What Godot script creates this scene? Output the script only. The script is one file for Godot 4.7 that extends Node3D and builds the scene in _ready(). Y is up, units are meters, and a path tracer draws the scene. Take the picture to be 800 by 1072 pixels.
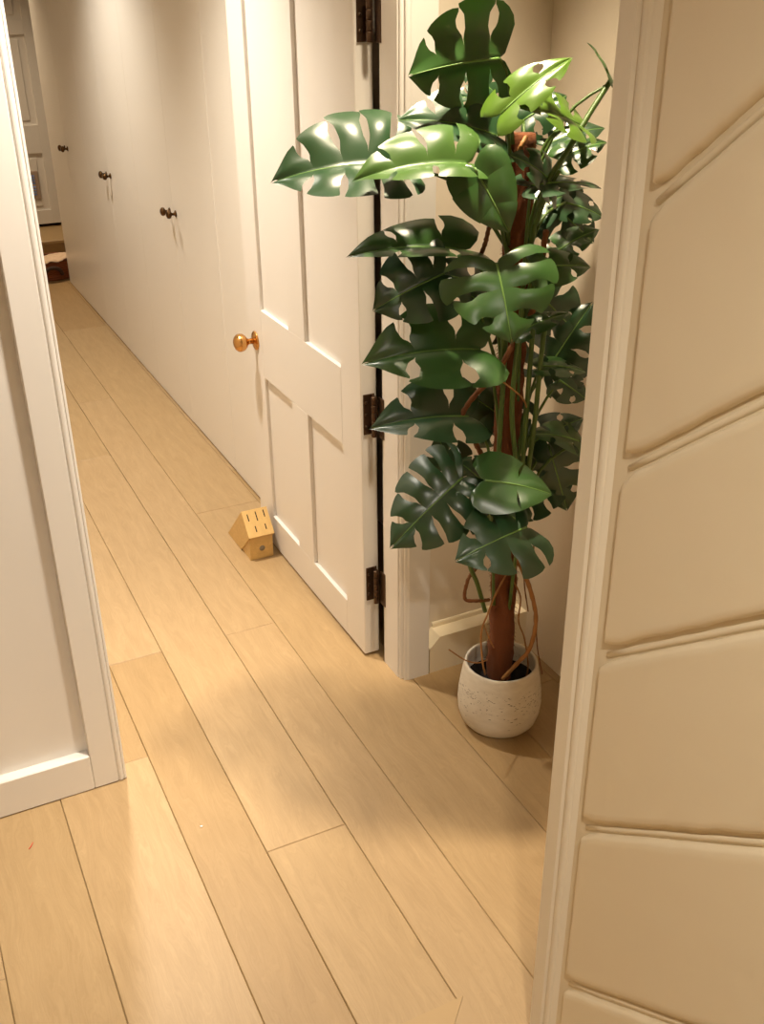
extends Node3D
# Under-stairs cupboard with an artificial monstera, seen down a narrow hall.
# Plan units: 1 unit = camera height (1.62 m). The hall runs along -z, the wardrobes stand on its +x side.

const S := 1.62
const CAM_YAW := -26.103
const CAM_PITCH := -27.23
const CAM_ROLL := 0.5175
const FOCAL := 1064.73            # pixels, for an 800 x 1072 frame
const CEILING := 2.43

var cam_basis := Basis()
var mats := {}
var box_cache := {}
var rng := RandomNumberGenerator.new()
var noise := FastNoiseLite.new()

# ---------------------------------------------------------------- helpers
func v3(x: float, y: float, z: float) -> Vector3:
	return Vector3(x, y, z) * S

func world_of(n: Node) -> Vector3:
	var p := Vector3.ZERO
	while n != self and n != null:
		p += (n as Node3D).position
		n = n.get_parent()
	return p

func put(parent: Node, o: Node3D, called: String, at: Vector3) -> void:
	o.name = called
	parent.add_child(o, true)
	o.position = at - world_of(parent)

func numbered(called: String) -> String:
	if not has_node(NodePath(called)):
		return called
	var i := 1
	while has_node(NodePath("%s_%03d" % [called, i])):
		i += 1
	return "%s_%03d" % [called, i]

func thing(called: String, label: String, category: String, at: Vector3, group := "") -> Node3D:
	var o := Node3D.new()
	o.name = numbered(called)
	add_child(o)
	o.position = at
	o.set_meta("label", label)
	o.set_meta("category", category)
	if group != "":
		o.set_meta("group", group)
	return o

func structure(called: String, label: String, at: Vector3) -> Node3D:
	var o := Node3D.new()
	o.name = called
	add_child(o)
	o.position = at
	o.set_meta("kind", "structure")
	o.set_meta("label", label)
	return o

func inst(parent: Node, called: String, mesh: Mesh, mat: Material, at: Vector3) -> MeshInstance3D:
	var m := MeshInstance3D.new()
	m.mesh = mesh
	m.material_override = mat
	put(parent, m, called, at)
	return m

# one triangle, wound so that it faces away from 'inside'
func tri(st: SurfaceTool, a: Vector3, b: Vector3, c: Vector3, inside: Vector3) -> void:
	var n := (b - a).cross(c - a)
	if n.dot((a + b + c) / 3.0 - inside) > 0.0:
		st.add_vertex(a); st.add_vertex(c); st.add_vertex(b)
	else:
		st.add_vertex(a); st.add_vertex(b); st.add_vertex(c)

func quad(st: SurfaceTool, a: Vector3, b: Vector3, c: Vector3, d: Vector3, inside: Vector3) -> void:
	tri(st, a, b, c, inside)
	tri(st, a, c, d, inside)

# a box with chamfered edges, centred on the origin
func box_mesh(size: Vector3, bevel: float) -> ArrayMesh:
	var key := "%.5f %.5f %.5f %.5f" % [size.x, size.y, size.z, bevel]
	if box_cache.has(key):
		return box_cache[key]
	var st := SurfaceTool.new()
	st.begin(Mesh.PRIMITIVE_TRIANGLES)
	st.set_smooth_group(-1)
	var h := size * 0.5
	var b: float = minf(bevel, minf(h.x, minf(h.y, h.z)) * 0.6)
	var o := Vector3.ZERO
	var corner := func(sx: int, sy: int, sz: int, axis: int) -> Vector3:
		var p := Vector3(sx * (h.x - b), sy * (h.y - b), sz * (h.z - b))
		if axis == 0: p.x = sx * h.x
		if axis == 1: p.y = sy * h.y
		if axis == 2: p.z = sz * h.z
		return p
	for s in [-1, 1]:
		quad(st, corner.call(s, -1, -1, 0), corner.call(s, 1, -1, 0), corner.call(s, 1, 1, 0), corner.call(s, -1, 1, 0), o)
		quad(st, corner.call(-1, s, -1, 1), corner.call(1, s, -1, 1), corner.call(1, s, 1, 1), corner.call(-1, s, 1, 1), o)
		quad(st, corner.call(-1, -1, s, 2), corner.call(1, -1, s, 2), corner.call(1, 1, s, 2), corner.call(-1, 1, s, 2), o)
		for t in [-1, 1]:
			quad(st, corner.call(s, t, -1, 0), corner.call(s, t, 1, 0), corner.call(s, t, 1, 1), corner.call(s, t, -1, 1), o)
			quad(st, corner.call(s, -1, t, 0), corner.call(s, 1, t, 0), corner.call(s, 1, t, 2), corner.call(s, -1, t, 2), o)
			quad(st, corner.call(-1, s, t, 1), corner.call(1, s, t, 1), corner.call(1, s, t, 2), corner.call(-1, s, t, 2), o)
			for u in [-1, 1]:
				tri(st, corner.call(s, t, u, 0), corner.call(s, t, u, 1), corner.call(s, t, u, 2), o)
	st.generate_normals()
	var m := st.commit()
	box_cache[key] = m
	return m

# box between two corners
func slab(parent: Node, called: String, a: Vector3, b: Vector3, mat: Material, bevel := 0.002) -> MeshInstance3D:
	return inst(parent, called, box_mesh((b - a).abs(), bevel), mat, (a + b) * 0.5)

# polygon profile (in the plane of ax, ay) pushed along 'along'
func prism_mesh(poly: PackedVector2Array, ax: Vector3, ay: Vector3, along: Vector3) -> ArrayMesh:
	var st := SurfaceTool.new()
	st.begin(Mesh.PRIMITIVE_TRIANGLES)
	st.set_smooth_group(-1)
	var idx := Geometry2D.triangulate_polygon(poly)
	var mid := along * 0.5
	for k in range(0, idx.size(), 3):
		var a := ax * poly[idx[k]].x + ay * poly[idx[k]].y
		var b := ax * poly[idx[k + 1]].x + ay * poly[idx[k + 1]].y
		var c := ax * poly[idx[k + 2]].x + ay * poly[idx[k + 2]].y
		tri(st, a, b, c, (a + b + c) / 3.0 + along)
		tri(st, a + along, b + along, c + along, (a + b + c) / 3.0)
	var clockwise := Geometry2D.is_polygon_clockwise(poly)
	for k in poly.size():
		var p := poly[k]
		var q := poly[(k + 1) % poly.size()]
		var out2 := Vector2(q.y - p.y, p.x - q.x)
		if clockwise:
			out2 = -out2
		var a := ax * p.x + ay * p.y
		var b := ax * q.x + ay * q.y
		var centre := (a + b) * 0.5 + mid
		quad(st, a, b, b + along, a + along, centre - (ax * out2.x + ay * out2.y))
	st.generate_normals()
	return st.commit()

# profile (radius, height) spun about +y
func lathe_mesh(prof: Array, seg := 32) -> ArrayMesh:
	var st := SurfaceTool.new()
	st.begin(Mesh.PRIMITIVE_TRIANGLES)
	st.set_smooth_group(0)
	for i in seg:
		var a0 := TAU * i / seg
		var a1 := TAU * (i + 1) / seg
		for k in range(prof.size() - 1):
			var p: Vector2 = prof[k]
			var q: Vector2 = prof[k + 1]
			var A := Vector3(cos(a0) * p.x, p.y, sin(a0) * p.x)
			var B := Vector3(cos(a1) * p.x, p.y, sin(a1) * p.x)
			var C := Vector3(cos(a1) * q.x, q.y, sin(a1) * q.x)
			var D := Vector3(cos(a0) * q.x, q.y, sin(a0) * q.x)
			var uv := [Vector2(float(i) / seg, p.y), Vector2(float(i + 1) / seg, p.y), Vector2(float(i + 1) / seg, q.y), Vector2(float(i) / seg, q.y)]
			var P := [A, B, C, D]
			for t in [[0, 1, 2], [0, 2, 3]]:
				if (P[t[1]] - P[t[0]]).cross(P[t[2]] - P[t[0]]).length() < 1e-12:
					continue
				for j in t:
					st.set_uv(uv[j])
					st.add_vertex(P[j])
	st.generate_normals()
	return st.commit()

# tube through points with radii; jitter roughens the radius
func tube(st: SurfaceTool, pts: Array, radii: Array, seg := 8, jitter := 0.0) -> void:
	var rings := []
	var n := pts.size()
	var ref := Vector3(0.31, 0.2, 0.93)
	for i in n:
		var d: Vector3 = (pts[mini(i + 1, n - 1)] - pts[maxi(i - 1, 0)]).normalized()
		var u := d.cross(ref).normalized()
		var w := d.cross(u).normalized()
		var ring := []
		for k in seg:
			var a := TAU * k / seg
			var r: float = radii[i]
			if jitter > 0.0:
				r *= 1.0 + jitter * noise.get_noise_3d(i * 37.0, k * 61.0, n * 13.0)
			ring.append(pts[i] + (u * cos(a) + w * sin(a)) * r)
		rings.append(ring)
	for i in range(n - 1):
		var mid: Vector3 = (pts[i] + pts[i + 1]) * 0.5
		for k in seg:
			var k2 := (k + 1) % seg
			quad(st, rings[i][k], rings[i][k2], rings[i + 1][k2], rings[i + 1][k], mid)
	for k in seg:
		var k2 := (k + 1) % seg
		tri(st, rings[0][k], rings[0][k2], pts[0], pts[1])
		tri(st, rings[n - 1][k], rings[n - 1][k2], pts[n - 1], pts[n - 2])

func tube_mesh(pts: Array, radii: Array, seg := 8, jitter := 0.0) -> ArrayMesh:
	var st := SurfaceTool.new()
	st.begin(Mesh.PRIMITIVE_TRIANGLES)
	st.set_smooth_group(0)
	tube(st, pts, radii, seg, jitter)
	st.index()
	st.generate_normals()
	return st.commit()

func smooth_path(ctrl: Array, steps: int) -> Array:
	var c := Curve3D.new()
	for i in ctrl.size():
		var p: Vector3 = ctrl[i]
		var d: Vector3 = (ctrl[mini(i + 1, ctrl.size() - 1)] - ctrl[maxi(i - 1, 0)]) * 0.17
		c.add_point(p, -d, d)
	var out := []
	for i in range(steps + 1):
		out.append(c.sample_baked(c.get_baked_length() * i / steps, true))
	return out

# ---------------------------------------------------------------- materials
func plain(key: String, col: Color, rough: float, metal := 0.0) -> StandardMaterial3D:
	var m := StandardMaterial3D.new()
	m.albedo_color = col
	m.roughness = rough
	m.metallic = metal
	mats[key] = m
	return m

func relief(m: StandardMaterial3D, freq: float, scale_uv: float, strength: float, octaves := 3) -> void:
	var n := FastNoiseLite.new()
	n.seed = 11
	n.noise_type = FastNoiseLite.TYPE_SIMPLEX_SMOOTH
	n.frequency = freq
	n.fractal_octaves = octaves
	var t := NoiseTexture2D.new()
	t.width = 256
	t.height = 256
	t.seamless = true
	t.as_normal_map = true
	t.bump_strength = strength
	t.noise = n
	m.normal_enabled = true
	m.normal_texture = t
	m.normal_scale = 0.6
	m.uv1_triplanar = true
	m.uv1_world_triplanar = true
	m.uv1_scale = Vector3.ONE * scale_uv

# oak: fine stretched pores, broad bands and cathedral rings; 0.25 m x 2 m of board
func oak_texture(seed_value: int) -> ImageTexture:
	var w := 256
	var h := 1024
	var fine := FastNoiseLite.new()
	fine.seed = seed_value
	fine.frequency = 0.11
	var band := FastNoiseLite.new()
	band.seed = seed_value + 7
	band.frequency = 0.02
	var warp := FastNoiseLite.new()
	warp.seed = seed_value + 19
	warp.frequency = 0.012
	var img := Image.create(w, h, true, Image.FORMAT_RGB8)
	var dark := Color(0.84, 0.82, 0.78)
	var lite := Color(1.0, 1.0, 1.0)
	for y in h:
		for x in w:
			var wx: float = x + 34.0 * warp.get_noise_2d(x * 0.9, y * 0.35)
			var cath: float = 0.5 + 0.5 * sin((wx - 120.0) * 0.16 + 7.0 * band.get_noise_2d(wx * 0.8, y * 0.16))
			var pore: float = fine.get_noise_2d(wx * 3.0, y * 0.10)
			var cloud: float = band.get_noise_2d(x * 1.4, y * 0.5 + 400.0)
			var t: float = 0.62 + 0.12 * (cath - 0.5) + 0.30 * pore + 0.15 * cloud
			img.set_pixel(x, y, dark.lerp(lite, clampf(t, 0.0, 1.0)))
	img.generate_mipmaps()
	return ImageTexture.create_from_image(img)

func make_materials() -> void:
	relief(plain("paint", Color(0.89, 0.87, 0.845), 0.40), 0.01, 2.0, 0.25, 2)
	relief(plain("wall_paint", Color(0.86, 0.81, 0.735), 0.7), 0.05, 4.0, 0.3)
	relief(plain("wardrobe_paint", Color(0.89, 0.87, 0.84), 0.36), 0.006, 1.3, 0.4, 2)
	relief(plain("old_paint", Color(0.88, 0.825, 0.715), 0.5), 0.012, 3.0, 0.9, 3)
	plain("trim_paint", Color(0.885, 0.845, 0.765), 0.42)
	plain("ceiling_paint", Color(0.9, 0.88, 0.85), 0.9)
	var tex := [oak_texture(3), oak_texture(51), oak_texture(77)]
	var tints := [Color(0.69, 0.58, 0.425), Color(0.67, 0.555, 0.39), Color(0.70, 0.59, 0.44), Color(0.655, 0.54, 0.38)]
	for i in 4:
		for k in 3:
			var m := plain("oak_%d_%d" % [i, k], tints[i], 0.46)
			m.albedo_texture = tex[k]
	plain("gap", Color(0.33, 0.22, 0.12), 0.9)
	var bl := plain("block_wood", Color(0.86, 0.71, 0.45), 0.4)
	bl.albedo_texture = tex[1]
	bl.uv1_triplanar = true
	bl.uv1_scale = Vector3(5, 5, 5)
	plain("slot", Color(0.16, 0.08, 0.03), 0.9)
	plain("badge", Color(0.55, 0.52, 0.47), 0.35, 0.6)
	plain("brass", Color(0.83, 0.63, 0.38), 0.24, 1.0)
	plain("bronze", Color(0.34, 0.25, 0.16), 0.34, 1.0)
	relief(plain("iron", Color(0.33, 0.25, 0.19), 0.42, 0.8), 0.06, 18.0, 2.0)
	plain("screw", Color(0.40, 0.33, 0.27), 0.35, 1.0)
	# plant
	var kinds := {"leaf_dark": [Color(0.145, 0.275, 0.15), Color(0.04, 0.13, 0.02), 0.34],
		"leaf_mid": [Color(0.20, 0.34, 0.14), Color(0.20, 0.38, 0.04), 0.32],
		"leaf_fresh": [Color(0.27, 0.40, 0.17), Color(0.15, 0.26, 0.03), 0.33],
		"leaf_young": [Color(0.33, 0.46, 0.13), Color(0.26, 0.38, 0.03), 0.36]}
	for k in kinds:
		var m := plain(k, kinds[k][0], kinds[k][2])
		m.metallic_specular = 0.65
		m.backlight_enabled = true
		m.backlight = kinds[k][1]
		m.cull_mode = BaseMaterial3D.CULL_DISABLED
		m.vertex_color_use_as_albedo = true
	plain("midrib", Color(0.42, 0.56, 0.28), 0.45)
	plain("petiole", Color(0.30, 0.40, 0.16), 0.45)
	plain("root", Color(0.45, 0.27, 0.13), 0.7)
	plain("root_pale", Color(0.60, 0.41, 0.21), 0.6)
	plain("soil", Color(0.09, 0.065, 0.05), 1.0)
	var coir := plain("coir", Color(0.43, 0.235, 0.105), 0.95)
	relief(coir, 0.09, 16.0, 9.0, 4)
	# cement pot with pits
	var pot := plain("pot", Color(1, 1, 1), 0.85)
	pot.albedo_texture = pot_texture()
	# basket and cloth
	relief(plain("wicker", Color(0.50, 0.26, 0.11), 0.7), 0.08, 12.0, 5.0)
	relief(plain("wicker_dark", Color(0.22, 0.13, 0.08), 0.75), 0.08, 12.0, 5.0)
	relief(plain("cloth", Color(0.86, 0.75, 0.64), 0.9), 0.06, 14.0, 3.0)
	plain("flap_pane", Color(0.50, 0.62, 0.88), 0.3)
	plain("flap_frame", Color(0.66, 0.58, 0.52), 0.6)
	plain("thread", Color(0.85, 0.12, 0.06), 0.7)
	plain("chip", Color(0.93, 0.92, 0.90), 0.7)
	plain("nosing", Color(0.71, 0.595, 0.425), 0.46)
	mats["nosing"].albedo_texture = tex[0]
	plain("lamp_ring", Color(0.9, 0.9, 0.88), 0.4)
	var glow := plain("lamp_glow", Color(1, 0.95, 0.88), 0.5)
	glow.emission_enabled = true
	glow.emission = Color(1.0, 0.95, 0.865)
	glow.emission_energy_multiplier = 3.0

func pot_texture() -> ImageTexture:
	var w := 768
	var h := 256
	var img := Image.create(w, h, true, Image.FORMAT_RGB8)
	var n := FastNoiseLite.new()
	n.seed = 4
	n.frequency = 0.02
	for y in h:
		for x in w:
			var t: float = 0.5 + 0.5 * n.get_noise_2d(x * 1.0, y * 2.0) + 0.12 * n.get_noise_2d(x * 9.0, y * 9.0)
			img.set_pixel(x, y, Color(0.775, 0.735, 0.665).lerp(Color(0.835, 0.80, 0.735), clampf(t, 0, 1)))
	var r := RandomNumberGenerator.new()
	r.seed = 21
	for i in 420:
		var px := r.randi_range(2, w - 16)
		var py := int(h * (0.18 + 0.50 * r.randf() * r.randf() + 0.20 * r.randf()))
		var ln := r.randi_range(1, 7)
		var tone := r.randf_range(0.30, 0.52)
		img.fill_rect(Rect2i(px, py, ln, r.randi_range(1, 2)), Color(tone, tone * 0.93, tone * 0.84))
	img.generate_mipmaps()
	return ImageTexture.create_from_image(img)

# ---------------------------------------------------------------- camera maths
func ray(u: float, v: float) -> Vector3:
	return cam_basis * Vector3((u - 400.0) / FOCAL, -(v - 536.0) / FOCAL, -1.0)

# point seen at a pixel, on the upright plane through the plant's trunk moved 'off' units away from the camera
func at_plant(u: float, v: float, off: float) -> Vector3:
	var d := ray(u, v)
	var hd := d.x * 0.44 - d.z * 0.898
	return Vector3(0, S, 0) + d * ((1.255 + off) * S / hd)

# ---------------------------------------------------------------- the scene
func _ready() -> void:
	rng.seed = 20
	noise.seed = 5
	noise.frequency = 0.05
	cam_basis = Basis(Vector3.UP, deg_to_rad(CAM_YAW)) * Basis(Vector3.RIGHT, deg_to_rad(CAM_PITCH)) * Basis(Vector3.BACK, deg_to_rad(-CAM_ROLL))
	var cam := Camera3D.new()
	cam.name = "camera"
	add_child(cam)
	cam.transform = Transform3D(cam_basis, Vector3(0, S, 0))
	cam.fov = rad_to_deg(2.0 * atan(536.0 / FOCAL))
	cam.near = 0.02
	cam.current = true
	var we := WorldEnvironment.new()
	we.name = "environment"
	var env := Environment.new()
	env.background_mode = Environment.BG_COLOR
	env.background_color = Color(0.02, 0.018, 0.015)
	env.tonemap_mode = Environment.TONE_MAPPER_LINEAR
	env.tonemap_exposure = 1.0
	env.sdfgi_enabled = true
	env.ssao_enabled = true
	env.ssil_enabled = true
	we.environment = env
	add_child(we)
	make_materials()
	build_lamps()
	build_floor()
	build_shell()
	build_left_wall()
	build_spandrel()
	build_doorway()
	build_door()
	build_wardrobes()
	build_far_end()
	build_plant()
	build_knife_block()
	build_floor_bits()

func downlight(x: float, z: float, energy: float, half_beam: float, label: String, aim := Vector3.ZERO, tint := Color(1.0, 0.962, 0.895)) -> void:
	var at := Vector3(x * S, CEILING, z * S)
	var t := thing("downlight", label, "ceiling light", at, "recessed ceiling downlights")
	inst(t, "trim_ring", lathe_mesh([Vector2(0.031, -0.001), Vector2(0.033, -0.006), Vector2(0.042, -0.005), Vector2(0.044, 0.0), Vector2(0.031, 0.0), Vector2(0.031, -0.001)], 24), mats.lamp_ring, at)
	inst(t, "lens", lathe_mesh([Vector2(0.0001, -0.002), Vector2(0.031, -0.002), Vector2(0.031, 0.0), Vector2(0.0001, 0.0)], 24), mats.lamp_glow, at)
	var l := SpotLight3D.new()
	l.name = "lamp_light"
	t.add_child(l)
	l.position = Vector3(0, -0.012, 0)
	if aim == Vector3.ZERO:
		l.rotation_degrees = Vector3(-90, 0, 0)
	else:
		l.look_at_from_position(at + Vector3(0, -0.012, 0), aim, Vector3.RIGHT)      # swivel fitting turned to one side
	l.spot_angle = half_beam
	l.spot_angle_attenuation = 0.9
	l.spot_range = 12.0
	l.spot_attenuation = 2.0
	l.light_color = tint
	l.light_energy = energy
	l.light_size = 0.05
	l.shadow_enabled = true

func build_lamps() -> void:
	downlight(0.10, 0.06, 4.6, 62.0, "recessed round downlight over the near floor by the sloping boards")
	downlight(0.35, -0.93, 6.6, 31.0, "recessed round downlight turned towards the panelled wall end", v3(-0.02, 0.6, -1.165))
	downlight(0.605, -1.04, 5.2, 31.0, "recessed round downlight before the potted monstera", Vector3.ZERO, Color(1.0, 0.925, 0.80))
	downlight(0.27, -1.72, 6.0, 50.0, "recessed round downlight above the open cupboard door")
	downlight(-0.55, 0.50, 6.0, 50.0, "recessed round downlight over the room before the hall")
	downlight(0.33, -2.80, 4.3, 50.0, "recessed round downlight above the wardrobes")
	downlight(0.45, -4.25, 3.2, 50.0, "recessed round downlight above the wicker basket", Vector3.ZERO, Color(1.0, 0.90, 0.755))

func plank_mesh(size: Vector3, u0: float, v0: float) -> ArrayMesh:
	# chamfered top edges, board-length texture coordinates
	var st := SurfaceTool.new()
	st.begin(Mesh.PRIMITIVE_TRIANGLES)
	st.set_smooth_group(-1)
	var h := size * 0.5
	var b := 0.0016
	var top := [Vector3(-h.x + b, h.y, -h.z + b), Vector3(h.x - b, h.y, -h.z + b), Vector3(h.x - b, h.y, h.z - b), Vector3(-h.x + b, h.y, h.z - b)]
	var edge := [Vector3(-h.x, h.y - b, -h.z), Vector3(h.x, h.y - b, -h.z), Vector3(h.x, h.y - b, h.z), Vector3(-h.x, h.y - b, h.z)]
	var bot := [Vector3(-h.x, -h.y, -h.z), Vector3(h.x, -h.y, -h.z), Vector3(h.x, -h.y, h.z), Vector3(-h.x, -h.y, h.z)]
	var faces := [[top[0], top[1], top[2], top[3]], [bot[3], bot[2], bot[1], bot[0]]]
	for k in 4:
		var k2 := (k + 1) % 4
		faces.append([edge[k], edge[k2], top[k2], top[k]])
		faces.append([bot[k], bot[k2], edge[k2], edge[k]])
	for f in faces:
		for t in [[0, 1, 2], [0, 2, 3]]:
			for j in t:
				var p: Vector3 = f[j]
				st.set_uv(Vector2(p.x / 0.25 + u0, p.z / 2.0 + v0))
				st.add_vertex(p)
	st.generate_normals()
	return st.commit()

func build_floor() -> void:
	var f := structure("floor", "pale oak floor of wide boards in mixed widths", Vector3.ZERO)
	slab(f, "subfloor", Vector3(-2.2, -0.12, -8.6), Vector3(2.2, -0.0225, 1.9), mats.gap, 0.0)
	var xs := [-1.28, -1.16, -1.02, -0.93, -0.815, -0.675, -0.585, -0.47, -0.33, -0.24, -0.165, -0.042, 0.0685, 0.2015, 0.2915, 0.4035, 0.495, 0.6365, 0.728, 0.84, 0.98]
	var known := {12: [-1.2], 13: [-1.452], 14: [-0.945, -2.316], 15: [-1.448, -2.705], 16: [-1.92, -3.40], 11: [-0.3], 17: [-0.62, -2.1]}
	var near_z := 1.15
	var far_z := -5.2
	for i in range(xs.size() - 1):
		var cuts := [near_z]
		if known.has(i):
			var k: Array = known[i]
			var first: float = k[0]
			if near_z - first > 1.5:
				cuts.append(first + 1.32)
			for c in k:
				cuts.append(c)
			cuts.append(k[k.size() - 1] - 1.33)
		else:
			var z := near_z - rng.randf_range(0.3, 1.2)
			while z > far_z + 0.5:
				cuts.append(z)
				z -= rng.randf_range(1.1, 1.4)
		var last: float = cuts[cuts.size() - 1]
		while last - 1.35 > far_z:
			last -= 1.35
			cuts.append(last)
		cuts.append(far_z)
		for j in range(cuts.size() - 1):
			var za: float = cuts[j]
			var zb: float = cuts[j + 1]
			var g := 0.0009
			var size := Vector3((xs[i + 1] - xs[i]) * S - g, 0.02, (za - zb) * S - g)
			var lift := rng.randf_range(-0.0004, 0.0004)
			var m := inst(f, "plank", plank_mesh(size, rng.randf(), rng.randf()), mats["oak_%d_%d" % [rng.randi_range(0, 3), rng.randi_range(0, 2)]],
				Vector3((xs[i] + xs[i + 1]) * 0.5 * S, -0.01 + lift, (za + zb) * 0.5 * S))
			if rng.randf() < 0.5:
				m.rotation.y = PI

func build_shell() -> void:
	var c := structure("ceiling", "plain white ceiling", Vector3(0, CEILING, 0))
	slab(c, "ceiling_slab", Vector3(-2.2, CEILING + 0.0005, -8.6), Vector3(2.2, CEILING + 0.12, 1.9), mats.ceiling_paint, 0.0)
	# hall side opposite the wardrobes, hidden behind the panelled wall end
	var w := structure("wall_hall", "plain painted hall wall opposite the wardrobes", Vector3(-0.1, 0, -5))
	slab(w, "plaster", Vector3(-0.15, 0, -8.4), Vector3(0.03, CEILING, -1.165 * S - 0.14), mats.wall_paint, 0.0)
	var wb := structure("wall_back", "plain painted wall facing the hall", Vector3(0, 0, 1.86))
	slab(wb, "plaster", Vector3(-2.1, 0, 1.75), Vector3(2.1, CEILING, 1.87), mats.wall_paint, 0.0)
	var ws := structure("wall_side", "plain painted side wall", Vector3(-2.0, 0, 0))
	slab(ws, "plaster", Vector3(-2.1, 0, -1.165 * S - 0.14), Vector3(-1.98, CEILING, 1.75), mats.wall_paint, 0.0)
	# the cupboard's walls
	var wl := structure("wall_cupboard_side", "painted side wall of the cupboard behind the plant", v3(0.75, 0, -1.24))
	slab(wl, "plaster", v3(0.667, 0, -1.30) + Vector3(0, 0, 0), Vector3(0.94 * S, CEILING, -1.222 * S), mats.wall_paint, 0.0)
	var wr := structure("wall_cupboard_back", "painted back wall of the cupboard behind the plant", v3(0.9, 0, -0.8))
	slab(wr, "plaster", v3(0.853, 0, -1.222), Vector3(0.94 * S, CEILING, 1.75), mats.wall_paint, 0.0)
	var wn := structure("wall_cupboard_near", "painted near side wall of the cupboard", v3(0.7, 0, -0.6))
	slab(wn, "plaster", v3(0.54, 0, -0.66), Vector3(0.853 * S, CEILING, -0.60 * S), mats.wall_paint, 0.0)
	# skirting with a cut corner
	var b := structure("baseboard_cupboard", "old white skirting with a cut corner, uneven paint, behind the pot", v3(0.75, 0, -1.2))
	var prof := PackedVector2Array([Vector2(0.668, 0.0), Vector2(0.668, 0.047), Vector2(0.686, 0.066), Vector2(0.853, 0.066), Vector2(0.853, 0.0)])
	for k in prof.size():
		prof[k] = prof[k] * S
	inst(b, "skirting_board", prism_mesh(prof, Vector3.RIGHT, Vector3.UP, Vector3(0, 0, 0.031 * S)), mats.old_paint, Vector3(0, 0, -1.222 * S))
	inst(b, "skirting_cap", prism_mesh(PackedVector2Array([Vector2(0, 0), Vector2(0.005, 0), Vector2(0.004, 0.010), Vector2(0.002, 0.014), Vector2(0, 0.015)]), Vector3.BACK, Vector3.UP, Vector3(0.165 * S, 0, 0)), mats.old_paint, v3(0.688, 0.0662, -1.222))

func build_left_wall() -> void:
	var z := -1.165 * S
	var w := structure("wall_left", "white panelled wall end with a sunk panel and a beaded edge", Vector3(0.1, 0, z))
	var x1 := 0.1625 * S
	var xi := 0.117 * S
	var d := 0.016 * S
	slab(w, "panel", Vector3(-1.98, 0.002, z - 0.10), Vector3(xi + 0.004, CEILING, z - d), mats.paint, 0.0)
	slab(w, "bottom_rail", Vector3(-1.98, 0.001, z - d - 0.002), Vector3(xi, 0.0595 * S, z), mats.paint, 0.0025)
	# stile: flat board, then two beads to the corner
	var prof := PackedVector2Array([Vector2(xi, -0.13), Vector2(xi, -0.002), Vector2(xi + 0.002, 0.0)])
	var e := x1 - 0.019
	prof.append(Vector2(e - 0.002, 0.0))
	prof.append(Vector2(e, -0.003))
	for k in 7:
		var a := PI * k / 6.0
		prof.append(Vector2(e + 0.006 - 0.005 * cos(a), -0.002 + 0.003 * sin(a)))
	prof.append(Vector2(e + 0.0125, -0.003))
	for k in 6:
		var a := PI * 0.5 * k / 5.0
		prof.append(Vector2(x1 - 0.005 + 0.005 * sin(a), -0.006 + 0.005 * cos(a)))
	prof.append(Vector2(x1, -0.13))
	inst(w, "stile", prism_mesh(prof, Vector3.RIGHT, Vector3.BACK, Vector3(0, CEILING, 0)), mats.paint, Vector3(0, 0.004, z))

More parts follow.
